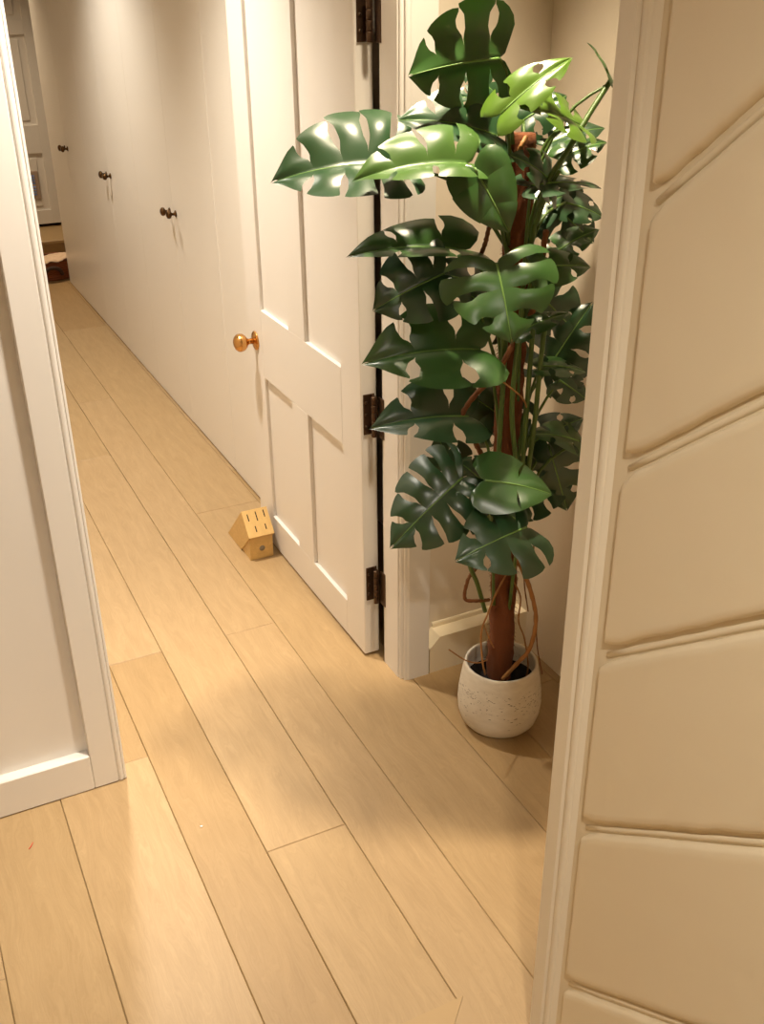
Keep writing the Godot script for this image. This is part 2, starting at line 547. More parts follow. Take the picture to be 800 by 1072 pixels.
func build_spandrel() -> void:
	var xf := 0.45 * S                       # plane of the trim's face
	var w := structure("wall_right", "old white boarding of wide sloping boards with a moulded edge", v3(0.46, 0, -0.3))
	slab(w, "backing", Vector3(xf + 0.012, 0.0, -0.565 * S), Vector3(xf + 0.06, CEILING, 1.75), mats.old_paint, 0.0)
	# upright moulded trim: flat, groove, bead; profile over (depth towards +x, z)
	var z0 := -0.5745 * S
	var p := PackedVector2Array([Vector2(0.05, 0.0), Vector2(0.003, 0.0), Vector2(0.0, 0.003), Vector2(0.0, 0.030), Vector2(0.004, 0.033), Vector2(0.004, 0.036)])
	for k in 9:
		var a := PI * k / 8.0
		p.append(Vector2(0.005 - 0.005 * sin(a), 0.0425 - 0.0065 * cos(a)))
	p.append(Vector2(0.0065, 0.051))
	p.append(Vector2(0.012, 0.056))
	p.append(Vector2(0.05, 0.056))
	inst(w, "edge_moulding", prism_mesh(p, Vector3.RIGHT, Vector3.BACK, Vector3(0, CEILING, 0)), mats.trim_paint, Vector3(xf, 0.0, z0))
	# sloping boards: lower edges given at the trim, in units; all rise towards the camera
	var joints := [-0.31, -0.105, 0.0927, 0.2966, 0.4817, 0.646, 0.8355, 1.03, 1.22, 1.41]
	var slope := 0.80
	var zr := 0.32                            # how far past the camera
	for i in range(joints.size() - 1):
		var lo: float = joints[i]
		var hi: float = joints[i + 1]
		var nl := 64
		var nh := 18
		var st := SurfaceTool.new()
		st.begin(Mesh.PRIMITIVE_TRIANGLES)
		st.set_smooth_group(0)
		var zstart := -0.5275 + rng.randf_range(-0.002, 0.003)
		var rows := []
		for a in range(nl + 1):
			var col := []
			var s := float(a) / nl
			s = s * s * (0.6 + 0.4 * s)
			for b in range(nh + 1):
				var t := float(b) / nh
				t = 0.5 - 0.5 * cos(PI * t)
				var zz := lerpf(zstart, zr, s)
				# uneven arrises, and a soft corner at the trim
				var wob := 0.0016 * noise.get_noise_2d(zz * 900.0, i * 50.0)
				var wob2 := 0.0016 * noise.get_noise_2d(zz * 900.0, i * 50.0 + 25.0)
				var y0: float = lo + 0.0095 + wob
				var y1: float = hi - 0.0035 + wob2
				var corner := 0.006 * pow(1.0 - minf(s * 40.0, 1.0), 2.0)
				var yy := lerpf(y0 + corner, y1 - corner, t) + slope * (zz + 0.574)
				var em: float = minf(t * (hi - lo), (1.0 - t) * (hi - lo)) * S
				em = minf(em, (zz - zstart) * S)
				var r := 0.008
				var dome: float = sqrt(maxf(0.0, 1.0 - pow(maxf(0.0, (r - em) / r), 2.0)))
				var wave := 0.0006 * noise.get_noise_2d(zz * 260.0, yy * 300.0 + i * 90.0) + 0.0004 * noise.get_noise_2d(zz * 1100.0, yy * 1400.0)
				col.append(Vector3(xf + 0.012 - 0.0095 * dome + wave * dome, yy * S, zz * S))
			rows.append(col)
		for a in nl:
			for b in nh:
				var c: Vector3 = rows[a][b]
				if maxf(rows[a][b].y, rows[a + 1][b + 1].y) > CEILING - 0.005 or minf(rows[a][b].y, rows[a + 1][b].y) < 0.003:
					continue
				quad(st, rows[a][b], rows[a + 1][b], rows[a + 1][b + 1], rows[a][b + 1], c + Vector3(1, 0, 0))
		st.index()
		st.generate_normals()
		inst(w, "sloping_board", st.commit(), mats.old_paint, Vector3.ZERO)
		# thin bead left standing in the joint under the upper board
		if lo > -0.2 and lo < 1.2:
			var pts := []
			var rad := []
			for k in 41:
				var zz := lerpf(zstart + 0.004, zr - 0.002, k / 40.0)
				var yy := (lo + 0.0018 + 0.0007 * noise.get_noise_2d(zz * 900.0, i * 31.0)) + slope * (zz + 0.574)
				if yy * S < 0.01 or yy * S > CEILING - 0.02:
					continue
				pts.append(Vector3(xf + 0.0135, yy * S, zz * S))
				rad.append(0.0048)
			if pts.size() > 3:
				inst(w, "joint_bead", tube_mesh(pts, rad, 8), mats.old_paint, Vector3.ZERO)

func build_doorway() -> void:
	# hinge-side post of the cupboard doorway, with a moulded hall-side face
	var j := structure("trim_1", "white doorway post with a reeded corner, hinges fixed to it", v3(0.64, 0, -1.22))
	var p := PackedVector2Array([Vector2(0.670, -1.257), Vector2(0.618, -1.257), Vector2(0.618, -1.2555), Vector2(0.6165, -1.254), Vector2(0.6165, -1.2055), Vector2(0.6195, -1.2045)])
	for v in [Vector2(0.6215, -1.2015)]:
		for k in 7:
			var a := PI * k / 6.0
			p.append(v + Vector2(-0.0038 * sin(a), -0.0028 * cos(a)))
	p.append(Vector2(0.6240, -1.1980))
	for k in 7:
		var a := PI * k / 6.0
		p.append(Vector2(0.6250, -1.1948) + Vector2(-0.0030 * sin(a), -0.0026 * cos(a)))
	p.append(Vector2(0.6270, -1.1915))
	p.append(Vector2(0.6290, -1.1900))
	p.append(Vector2(0.6650, -1.1900))
	p.append(Vector2(0.6660, -1.1915))
	p.append(Vector2(0.670, -1.210))
	for k in p.size():
		p[k] = p[k] * S
	inst(j, "post", prism_mesh(p, Vector3.RIGHT, Vector3.BACK, Vector3(0, CEILING, 0)), mats.paint, Vector3.ZERO)

func hinge(parent: Node, y0: float, y1: float) -> void:
	var pin := Vector3(0.6085 * S, 0, -1.2665 * S)
	var h := (y1 - y0) * S
	var mid := (y0 + y1) * 0.5 * S
	var hg := Node3D.new()
	put(parent, hg, "hinge", pin + Vector3(0, mid, 0))
	# leaf on the door's edge, leaf on the post, knuckle between
	inst(hg, "hinge_leaf", box_mesh(Vector3(0.030, h, 0.0026), 0.0006), mats.iron, Vector3(0.6072 * S, mid, -1.2805 * S))
	inst(hg, "hinge_leaf", box_mesh(Vector3(0.0026, h, 0.026), 0.0006), mats.iron, Vector3(0.6160 * S, mid, -1.2560 * S))
	inst(hg, "hinge_bridge", box_mesh(Vector3(0.0026, h, 0.026), 0.0006), mats.iron, Vector3(0.6120 * S, mid, -1.2720 * S))
	for k in 5:
		var kh := h / 5.0
		inst(hg, "knuckle", lathe_mesh([Vector2(0.0001, -kh * 0.47), Vector2(0.0055, -kh * 0.47), Vector2(0.006, -kh * 0.42), Vector2(0.006, kh * 0.42), Vector2(0.0055, kh * 0.47), Vector2(0.0001, kh * 0.47)], 12), mats.iron, pin + Vector3(0, y0 * S + kh * (k + 0.5), 0))
	for k in 3:
		var s := inst(hg, "screw", lathe_mesh([Vector2(0.0001, 0.0022), Vector2(0.003, 0.0014), Vector2(0.0042, 0.0), Vector2(0.0001, -0.001)], 10), mats.screw, Vector3(0.6020 * S, y0 * S + h * (0.2 + 0.3 * k), -1.2797 * S))
		s.rotation_degrees.x = 90

func build_door() -> void:
	var xf := 0.5940 * S
	var xb := 0.6205 * S
	var zl := -1.7765 * S          # knob edge
	var zr := -1.2815 * S          # hinge edge
	var y0 := 0.0045 * S
	var top := 1.86
	var d := structure("door_1", "white four-panel cupboard door folded back against the wardrobes, brass knob", Vector3((xf + xb) * 0.5, 0, (zl + zr) * 0.5))
	var z1 := -1.7020 * S
	var z2 := -1.5660 * S
	var z3 := -1.4950 * S
	var z4 := -1.3515 * S
	slab(d, "stile", Vector3(xf, y0, zl), Vector3(xb, top, z1), mats.paint, 0.002)
	slab(d, "stile", Vector3(xf, y0, z4), Vector3(xb, top, zr), mats.paint, 0.002)
	slab(d, "rail", Vector3(xf, y0, z1), Vector3(xb, 0.0715 * S, z4), mats.paint, 0.0008)
	slab(d, "rail", Vector3(xf, 0.361 * S, z1), Vector3(xb, 0.4885 * S, z4), mats.paint, 0.0008)
	slab(d, "rail", Vector3(xf, top - 0.11, z1), Vector3(xb, top, z4), mats.paint, 0.0008)
	slab(d, "muntin", Vector3(xf, 0.0715 * S, z2), Vector3(xb, 0.361 * S, z3), mats.paint, 0.0008)
	slab(d, "muntin", Vector3(xf, 0.4885 * S, z2), Vector3(xb, top - 0.11, z3), mats.paint, 0.0008)
	for zz in [[z1, z2], [z3, z4]]:
		for yy in [[0.0715 * S, 0.361 * S], [0.4885 * S, top - 0.11]]:
			slab(d, "door_panel", Vector3(xf + 0.011, yy[0] - 0.004, zz[0] - 0.004), Vector3(xb - 0.011, yy[1] + 0.004, zz[1] + 0.004), mats.paint, 0.0)
	hinge(d, 0.110, 0.171)
	hinge(d, 0.403, 0.467)
	hinge(d, 0.940, 1.003)
	# knob: rose, neck and flattened ball on the hall side
	var kp := Vector3(xf, 0.4225 * S, -1.737 * S)
	var k := Node3D.new()
	put(d, k, "knob", kp)
	var rose := inst(k, "rose", lathe_mesh([Vector2(0.0001, 0.009), Vector2(0.012, 0.009), Vector2(0.018, 0.006), Vector2(0.027, 0.0045), Vector2(0.029, 0.002), Vector2(0.029, 0.0), Vector2(0.0001, 0.0)], 28), mats.brass, kp)
	rose.rotation_degrees.z = 90
	var ball := inst(k, "knob_ball", lathe_mesh([Vector2(0.0001, 0.005), Vector2(0.009, 0.006), Vector2(0.0085, 0.022), Vector2(0.011, 0.028), Vector2(0.019, 0.032), Vector2(0.0255, 0.040), Vector2(0.0275, 0.049), Vector2(0.026, 0.057), Vector2(0.020, 0.064), Vector2(0.011, 0.068), Vector2(0.0001, 0.069)], 28), mats.brass, kp)
	ball.rotation_degrees.z = 90

func build_wardrobes() -> void:
	var xf := 0.643 * S
	var xb := 0.94 * S
	var splits := [[-2.083, -2.417, -2.751], [-2.751, -3.081, -3.392], [-3.392, -3.702, -4.03]]
	var labels := ["flush white wardrobe next to the open panelled door, two dark knobs side by side",
		"flush white wardrobe between the other two wardrobes in the row",
		"flush white wardrobe ending beside the wicker basket and the step"]
	var knob_prof := [Vector2(0.0001, 0.0), Vector2(0.013, 0.0), Vector2(0.0125, 0.003), Vector2(0.006, 0.006), Vector2(0.005, 0.014), Vector2(0.008, 0.018), Vector2(0.0145, 0.022), Vector2(0.0165, 0.028), Vector2(0.014, 0.034), Vector2(0.007, 0.0375), Vector2(0.0001, 0.038)]
	var knob := lathe_mesh(knob_prof, 20)
	for i in 3:
		var s: Array = splits[i]
		var t := thing("wardrobe", labels[i], "wardrobe", Vector3((xf + xb) * 0.5, 0, (s[0] + s[2]) * 0.5 * S), "flush wardrobes along the hall")
		slab(t, "body", Vector3(xf + 0.022, 0.0, s[0] * S - 0.0005), Vector3(xb, CEILING - 0.001, s[2] * S + 0.0005), mats.wardrobe_paint, 0.0)
		for k in 2:
			var za: float = s[k] * S - 0.0012
			var zb: float = s[k + 1] * S + 0.0012
			var gap := 0.008 if (i + k) % 2 == 0 else 0.006
			var dr := slab(t, "wardrobe_door", Vector3(xf, gap, za), Vector3(xf + 0.02, CEILING - 0.012, zb), mats.wardrobe_paint, 0.0012)
			var kz := s[1] + (0.0255 if k == 0 else -0.0255) as float
			var ky: float = [0.5345, 0.528, 0.530][i] + (0.002 if k == 0 else 0.0)
			var kn := inst(dr, "knob", knob, mats.bronze, Vector3(xf, ky * S, kz * S))
			kn.rotation_degrees.z = 90
	# filler and the wall behind the folded-back door
	var f := structure("wall_filler", "flush white filler board behind the open door", Vector3(xf, 0, -1.9 * S))
	slab(f, "filler_board", Vector3(xf, 0.006, -1.72 * S), Vector3(xf + 0.02, CEILING, -2.0818 * S), mats.wardrobe_paint, 0.001)
	slab(f, "plaster", Vector3(0.83 * S, 0.0, -1.3005 * S), Vector3(xb, CEILING, -2.0825 * S), mats.wall_paint, 0.0)

func build_far_end() -> void:
	# oak step, a white panelled door above it
	var zs := -4.45 * S
	var st := structure("trim_2", "oak step with a painted riser below the far door", Vector3(0.6 * S, 0, zs))
	slab(st, "riser", Vector3(0.032, 0.0, zs - 0.32), Vector3(0.94 * S, 0.062 * S, zs - 0.012), mats.nosing, 0.001)
	slab(st, "tread", Vector3(0.032, 0.0625 * S, zs - 0.55), Vector3(0.94 * S, 0.0775 * S, zs), mats.nosing, 0.004)
	var zd := -4.75 * S
	var d := structure("door_2", "white panelled far door above the oak step", Vector3(0.6 * S, 0.09 * S, zd))
	var x0 := 0.10
	var x1 := 0.80 * S
	var b := 0.0905 * S
	var th := 0.04
	var xs := [0.40 * S, 0.722 * S]
	slab(d, "stile", Vector3(x0, b, zd - th), Vector3(xs[0], CEILING - 0.1, zd), mats.paint, 0.002)
	slab(d, "stile", Vector3(xs[1], b, zd - th), Vector3(x1, CEILING - 0.1, zd), mats.paint, 0.002)
	var rails := [[0.0905, 0.150], [0.385, 0.50], [0.845, 0.90], [1.38, 1.44]]
	for r in rails:
		slab(d, "rail", Vector3(xs[0], r[0] * S, zd - th), Vector3(xs[1], r[1] * S, zd), mats.paint, 0.002)
	for k in 3:
		slab(d, "door_panel", Vector3(xs[0] - 0.002, rails[k][1] * S - 0.002, zd - th + 0.006), Vector3(xs[1] + 0.002, rails[k + 1][0] * S + 0.002, zd - 0.014), mats.paint, 0.0)
		slab(d, "raised_field", Vector3(xs[0] + 0.03, rails[k][1] * S + 0.03, zd - 0.0145), Vector3(xs[1] - 0.045, rails[k + 1][0] * S - 0.03, zd - 0.006), mats.paint, 0.004)
	var fl := Node3D.new()
	put(d, fl, "pet_flap", v3(0.64, 0.255, -4.75))
	slab(fl, "flap_frame", Vector3(0.57 * S, 0.199 * S, zd - 0.012), Vector3(0.690 * S, 0.315 * S, zd + 0.004), mats.flap_frame, 0.003)
	for k in 2:
		slab(fl, "flap_pane", Vector3(0.585 * S, (0.215 + 0.046 * k) * S, zd - 0.002), Vector3(0.674 * S, (0.253 + 0.046 * k) * S, zd + 0.006), mats.flap_pane, 0.002)
		for n in 3:
			slab(fl, "flap_bar", Vector3(0.583 * S, (0.223 + 0.046 * k + 0.0105 * n) * S, zd + 0.004), Vector3(0.676 * S, (0.2262 + 0.046 * k + 0.0105 * n) * S, zd + 0.009), mats.flap_frame, 0.0008)
	var w := structure("wall_far", "wall around the far door", Vector3(0.6 * S, 0, zd - 0.1))
	slab(w, "plaster", Vector3(-0.15, 0.0905 * S, zd - 0.16), Vector3(0.94 * S, CEILING, zd - th - 0.001), mats.wall_paint, 0.0)
	slab(w, "door_lining", Vector3(x1 + 0.002, 0.0775 * S + 0.001, zd - th), Vector3(0.94 * S, CEILING, zd + 0.02), mats.paint, 0.002)
	# wicker basket with a cloth over its rim
	var bx0 := 0.335 * S
	var bx1 := 0.668 * S
	var bz0 := -4.26 * S
	var bz1 := -4.075 * S
	var bk := thing("wicker_basket", "brown wicker basket on the floor below the oak step", "basket", Vector3((bx0 + bx1) * 0.5, 0, (bz0 + bz1) * 0.5))
	var rows := 8
	for r in rows:
		var y := 0.009 + r * 0.0145
		var grow := 0.012 * r / rows
		var pts := []
		var rad := []
		for k in 49:
			var a := TAU * k / 48.0
			var cx := cos(a)
			var sz := sin(a)
			var e := 0.28
			var p := Vector3(signf(cx) * pow(absf(cx), e) * ((bx1 - bx0) * 0.5 - 0.02 + grow), y, signf(sz) * pow(absf(sz), e) * ((bz1 - bz0) * 0.5 - 0.02 + grow))
			pts.append(p + bk.position + Vector3(cx, 0, sz) * 0.0035 * sin(24.0 * a + PI * r))
			rad.append(0.0085)
		inst(bk, "woven_row", tube_mesh(pts, rad, 7), mats.wicker, Vector3.ZERO)
	slab(bk, "basket_base", Vector3(bx0 + 0.035, 0.002, bz0 + 0.035), Vector3(bx1 - 0.035, 0.012, bz1 - 0.035), mats.wicker_dark, 0.002)
	# bunched dark handle on the front
	var hp := []
	var hr := []
	for k in 13:
		var a := PI * k / 12.0
		hp.append(bk.position + Vector3(0.045 + 0.055 * cos(a) + 0.10, 0.04 + 0.05 * sin(a), (bz1 - bz0) * 0.5 + 0.006 + 0.014 * sin(a)))
		hr.append(0.012)
	inst(bk, "handle", tube_mesh(hp, hr, 8, 0.3), mats.wicker_dark, Vector3.ZERO)
	var cl := SurfaceTool.new()
	cl.begin(Mesh.PRIMITIVE_TRIANGLES)
	cl.set_smooth_group(0)
	var g := []
	var nx := 44
	var nz := 26
	for a in range(nx + 1):
		var c := []
		for q in range(nz + 1):
			var x := lerpf(bx0 + 0.01, bx1 - 0.012, float(a) / nx)
			var z := lerpf(bz1 - 0.13, bz1 + 0.006, float(q) / nz)
			var y := 0.132 + 0.022 * noise.get_noise_2d(x * 160.0, z * 160.0) + 0.020 * pow((x - bx0) / (bx1 - bx0), 3.0)
			var over := maxf(0.0, z - (bz1 - 0.012)) / 0.018
			y -= over * (0.012 + 0.010 * noise.get_noise_2d(x * 300.0, 7.0))
			c.append(Vector3(x, y, z))
		g.append(c)
	for a in nx:
		for q in nz:
			for s in [0, 1]:
				var o := Vector3(0, -0.004 * s, 0)
				quad(cl, g[a][q] + o, g[a + 1][q] + o, g[a + 1][q + 1] + o, g[a][q + 1] + o, g[a][q] + Vector3(0, -1 + 2 * s, 0))
	cl.index()
	cl.generate_normals()
	var ct := thing("folded_cloth", "crumpled cream cloth lying over the wicker basket", "cloth", Vector3((bx0 + bx1) * 0.5, 0.125, (bz0 + bz1) * 0.5))
	inst(ct, "cloth_sheet", cl.commit(), mats.cloth, Vector3.ZERO)

# ---------------------------------------------------------------- the plant
# half outline of a monstera blade: margin points for vein parameters, from the sinus at the base round to the tip
const MARGIN_T := [0.0, 0.12, 0.28, 0.45, 0.62, 0.80, 0.93, 1.0]
const MARGIN_X := [0.05, 0.30, 0.50, 0.53, 0.45, 0.26, 0.075, 0.0]
const MARGIN_Y := [-0.06, -0.19, -0.05, 0.22, 0.50, 0.77, 0.93, 1.0]

func margin(t: float) -> Vector2:
	var i := 0
	while i < MARGIN_T.size() - 2 and t > MARGIN_T[i + 1]:
		i += 1
	var f: float = (t - MARGIN_T[i]) / (MARGIN_T[i + 1] - MARGIN_T[i])
	var a := maxi(i - 1, 0)
	var d := mini(i + 2, MARGIN_T.size() - 1)
	return Vector2(cubic_interpolate(MARGIN_X[i], MARGIN_X[i + 1], MARGIN_X[a], MARGIN_X[d], f), cubic_interpolate(MARGIN_Y[i], MARGIN_Y[i + 1], MARGIN_Y[a], MARGIN_Y[d], f))

func leaf_point(L: float, wr: float, t: float, s: float, side: float, u: float, fold: float, arch: float) -> Vector3:
	# x: across, y: along the midrib, z: up from the blade
	var m := margin(t)
	var o := Vector2(0.0, 0.93 * pow(clampf((t - 0.13) / 0.87, 0.0, 1.0), 1.45))
	var c := (m + o) * 0.5 + Vector2(0.02, -0.06 * (1.0 - t))
	var p := o.lerp(c, s).lerp(c.lerp(m, s), s)
	var wx := p.x * wr / 0.53
	var z: float = arch * 4.0 * p.y * (1.0 - p.y) + fold * wx - 0.55 * wx * wx * (0.5 + absf(fold))
	z += 0.020 * (1.0 - u * u) * sin(PI * minf(1.0, s * 1.05))
	return Vector3(side * wx, p.y, z) * L

func leaf_mesh(base: Vector3, tip: Vector3, normal: Vector3, wr: float, n: int, slit: float, fold: float, arch: float, seed_value: int) -> ArrayMesh:
	var r := RandomNumberGenerator.new()
	r.seed = seed_value
	var along := (tip - base)
	var L := along.length()
	along = along / L
	var nn := (normal - along * normal.dot(along)).normalized()
	var across := along.cross(nn).normalized()
	var st := SurfaceTool.new()
	st.begin(Mesh.PRIMITIVE_TRIANGLES)
	st.set_smooth_group(0)
	var nu := 6
	var ns := 12
	var tone := r.randf_range(0.88, 1.1)
	var ph1 := r.randf() * TAU
	var ph2 := r.randf() * TAU
	var droop := 0.0
	for side in [-1.0, 1.0]:
		var start := 0.0
		var hole_lo := false
		for f in n:
			var share := (1.0 / n) * (1.3 if f == 0 else (0.9 if f < n - 1 else 1.0))
			var stop := start + share
			if f == n - 1:
				stop = 1.0
			var reach := r.randf_range(0.95, 1.04)
			var cut_in := r.randf_range(0.16, 0.38)
			var hole_hi := r.randf() < 0.25
			var grid := []
			for a in range(nu + 1):
				var u := -1.0 + 2.0 * a / nu
				var col := []
				for b in range(ns + 1):
					var s := float(b) / ns
					var open: float = smoothstep(cut_in, cut_in + 0.24, s) * slit
					# fingers part from each other away from the midrib; some slits close again at the margin
					var end_open: float = smoothstep(0.72, 0.95, s)
					var lo_open: float = (open * lerpf(1.0, 0.02 if hole_lo else 0.62, end_open)) if f > 0 else 0.0
					var hi_open: float = (open * lerpf(1.0, 0.02 if hole_hi else 0.62, end_open)) if f < n - 1 else 0.0
					var uu: float = lerpf(-1.0 + lo_open, 1.0 - hi_open, (u + 1.0) * 0.5)
					var t := lerpf(start, stop, (uu + 1.0) * 0.5)
					var round_end: float = 1.0 - (0.04 * pow(absf(u), 4.0) + 0.03 * (1.0 - u)) * (1.0 if slit > 0.05 else 0.0)
					if f == n - 1 and u > 0.0:
						round_end = lerpf(round_end, 1.0, u)
					var ss := s * lerpf(1.0, reach * round_end, s)
					var p := leaf_point(L, wr, t, ss, side, u, fold, arch)
					# loose waves through the whole blade
					p.z += L * (0.030 * sin(p.y / L * 5.0 + ph1 + p.x / L * 3.0) + 0.030 * sin(p.x / L * 6.0 + ph2)) * minf(1.0, absf(p.x) / L * 4.0)
					p.z -= droop * L * maxf(0.0, p.y / L - 0.45) * maxf(0.0, p.y / L - 0.45)
					var c := tone * (1.0 + 0.08 * (1.0 - absf(u)))
					col.append([base + across * p.x + along * p.y + nn * p.z, Color(c, c, c)])
				grid.append(col)
			hole_lo = hole_hi
			for a in nu:
				for b in ns:
					var q := [grid[a][b], grid[a + 1][b], grid[a + 1][b + 1], grid[a][b + 1]]
					var up: bool = (q[1][0] - q[0][0]).cross(q[2][0] - q[0][0]).dot(nn) > 0.0
					for t3 in ([[0, 2, 1], [0, 3, 2]] if up else [[0, 1, 2], [0, 2, 3]]):
						for j in t3:
							st.set_color(q[j][1])
							st.add_vertex(q[j][0])
			start = stop
	st.index()
	st.generate_normals()
	return st.commit()

func add_leaf(plant: Node3D, d: Array, seed_value: int) -> void:
	# d: base u, v, tip u, v, off base, off tip, face, width, fingers, slit, kind, roll, fold
	var base := at_plant(d[0], d[1], d[4])
	var tip := at_plant(d[2], d[3], d[5])
	var cam := (Vector3(0, S, 0) - base).normalized()
	var face: float = d[6]
	var n := (Vector3.UP * (1.0 - absf(face)) + cam * face).normalized()
	var ax := (tip - base).normalized()
	n = (n - ax * n.dot(ax)).normalized()
	n = n.rotated(ax, deg_to_rad(d[11]))
	var fold: float = d[12]
	var mesh := leaf_mesh(base, tip, n, d[7], d[8], d[9], fold, 0.07, seed_value)
	var lf := inst(plant, "leaf", mesh, mats[d[10]], Vector3.ZERO)
	# midrib, a slim ridge along the blade
	var L := base.distance_to(tip)
	var pts := []
	var rad := []
	for k in 10:
		var t := 0.97 * k / 9.0
		pts.append(base + (tip - base) * t + n * (0.07 * L * 4.0 * t * (1.0 - t)))
		rad.append(lerpf(0.0024, 0.0006, t))
	inst(lf, "midrib", tube_mesh(pts, rad, 6), mats.midrib, Vector3.ZERO)
	# petiole: from the blade's base down to the stem
	var v: float = d[1]
	var vt := minf(v + 70.0 + 10.0 * (seed_value % 7), 640.0)
	var trunk_u := 522.0 + (705.0 - vt) * 0.0414
	var side := -1.0 if d[0] < trunk_u else 1.0
	var root_pt := at_plant(trunk_u + side * 8.0, vt, -0.012)
	var mid := base.lerp(root_pt, 0.45) + Vector3.UP * 0.03 + (root_pt - base) * Vector3(0.12, 0, 0.12)
	var path := smooth_path([base, mid, root_pt], 10)
	var pr := []
	for k in path.size():
		pr.append(lerpf(0.0027, 0.0042, float(k) / (path.size() - 1)))
	inst(lf, "petiole", tube_mesh(path, pr, 7), mats.petiole, Vector3.ZERO)

func build_plant() -> void:
	var at := v3(0.705, 0, -1.04)
	var t := thing("potted_monstera", "tall artificial monstera with split leaves in a pitted cream cement pot", "potted plant", at)
	var R := S
	var prof := [Vector2(0.0001, 0.0), Vector2(0.044, 0.0), Vector2(0.0505, 0.003), Vector2(0.0575, 0.012), Vector2(0.0618, 0.026), Vector2(0.0632, 0.042), Vector2(0.0622, 0.060), Vector2(0.0592, 0.082), Vector2(0.0552, 0.103), Vector2(0.0540, 0.1085), Vector2(0.0530, 0.1095), Vector2(0.0505, 0.1085), Vector2(0.0500, 0.105), Vector2(0.0530, 0.085), Vector2(0.0540, 0.07), Vector2(0.0001, 0.068)]
	var pm := []
	for p in prof:
		pm.append(p * R)
	var pot := inst(t, "pot", lathe_mesh(pm, 56), mats.pot, at + Vector3(0, 0.001, 0))
	mats.pot.uv1_scale = Vector3(1, -5.6, 1)
	pot.rotation_degrees.y = 40
	# soil
	var sp := []
	for k in 9:
		var r := 0.0535 * R * k / 8.0
		sp.append(Vector2(maxf(r, 0.0001), 0.076 * R + 0.004 * noise.get_noise_2d(k * 40.0, 3.0)))
	inst(t, "soil", lathe_mesh(sp, 24), mats.soil, at)
	# coir-wrapped trunk
	var tp := []
	var tr := []
	for k in 61:
		var s := k / 60.0
		var v := lerpf(712.0, 140.0, s)
		tp.append(at_plant(522.0 + (705.0 - v) * 0.0414 + 1.5 * sin(s * 9.0), v, 0.0))
		tr.append(lerpf(0.0185, 0.0165, s) * S * (1.0 + 0.06 * noise.get_noise_1d(k * 30.0)))
	inst(t, "trunk", tube_mesh(tp, tr, 24, 0.30), mats.coir, Vector3.ZERO)
	# fibres standing off the coir
	var fb := SurfaceTool.new()
	fb.begin(Mesh.PRIMITIVE_TRIANGLES)
	fb.set_smooth_group(0)
	for k in 1400:
		var i := rng.randi_range(0, 58)
		var a := rng.randf() * TAU
		var dirv := Vector3(cos(a), rng.randf_range(-0.9, 0.5), sin(a))
		var p0: Vector3 = tp[i].lerp(tp[i + 1], rng.randf()) + Vector3(cos(a), 0, sin(a)) * (tr[i] * 0.97)
		tube(fb, [p0, p0 + dirv * 0.004, p0 + dirv * 0.007 + Vector3(0, -0.003, 0)], [0.0005, 0.0004, 0.0002], 3)
	fb.generate_normals()
	var fi := inst(t, "coir_fibres", fb.commit(), mats.coir, Vector3.ZERO)
	fi.set_meta("kind", "stuff")
	# aerial roots, traced as pixel, pixel, offset
	var roots := [
		[[[512, 628, -0.01], [500, 629, -0.03], [487, 627, -0.035], [489, 610, -0.035], [494, 600, -0.03], [505, 588, -0.015]], 0.0042, "root"],
		[[[541, 585, -0.02], [552, 608, -0.035], [561, 645, -0.04], [555, 678, -0.035], [541, 695, -0.03], [526, 711, -0.028]], 0.0052, "root_pale"],
		[[[532, 598, -0.03], [519, 622, -0.04], [511, 642, -0.045], [504, 662, -0.045], [505, 690, -0.04], [508, 706, -0.035]], 0.0022, "root_pale"],
		[[[506, 652, -0.045], [512, 668, -0.04], [517, 678, -0.03]], 0.0016, "root_pale"],
		[[[470, 680, -0.075], [487, 691, -0.06], [500, 694, -0.045], [510, 691, -0.02]], 0.0016, "root_pale"],
		[[[536, 606, -0.025], [545, 625, -0.02], [543, 650, -0.02], [549, 668, -0.015], [553, 695, -0.01], [551, 708, -0.01]], 0.0019, "root_pale"],
		[[[561, 650, -0.03], [563, 680, -0.03], [568, 706, -0.045]], 0.0015, "root"],
		[[[545, 345, -0.03], [534, 366, -0.04], [524, 385, -0.04], [516, 396, -0.04], [500, 411, -0.035], [489, 425, -0.03], [484, 440, -0.03], [497, 462, -0.02], [505, 478, -0.015]], 0.0055, "root"],
		[[[520, 395, -0.045], [537, 408, -0.05], [548, 418, -0.045], [553, 432, -0.03]], 0.0018, "root_pale"],
		[[[572, 242, -0.06], [569, 262, -0.05], [567, 300, -0.04], [558, 325, -0.03], [548, 345, -0.03]], 0.0058, "root"],
		[[[512, 238, -0.02], [508, 255, -0.03], [503, 268, -0.02]], 0.0045, "root"],
		[[[551, 143, -0.025], [546, 152, -0.032], [543, 160, -0.025]], 0.0042, "root_pale"],
		[[[560, 560, -0.02], [557, 585, -0.03], [549, 605, -0.025], [553, 640, -0.02]], 0.0017, "root"]]
	for rt in roots:
		var ctrl := []
		for p in rt[0]:
			ctrl.append(at_plant(p[0], p[1], p[2]))
		var path := smooth_path(ctrl, 6 * ctrl.size())
		var rad := []
		for k in path.size():
			rad.append(rt[1] * (1.0 + 0.10 * sin(k * 2.1)))
		inst(t, "aerial_root", tube_mesh(path, rad, 8, 0.25), mats[rt[2]], Vector3.ZERO)
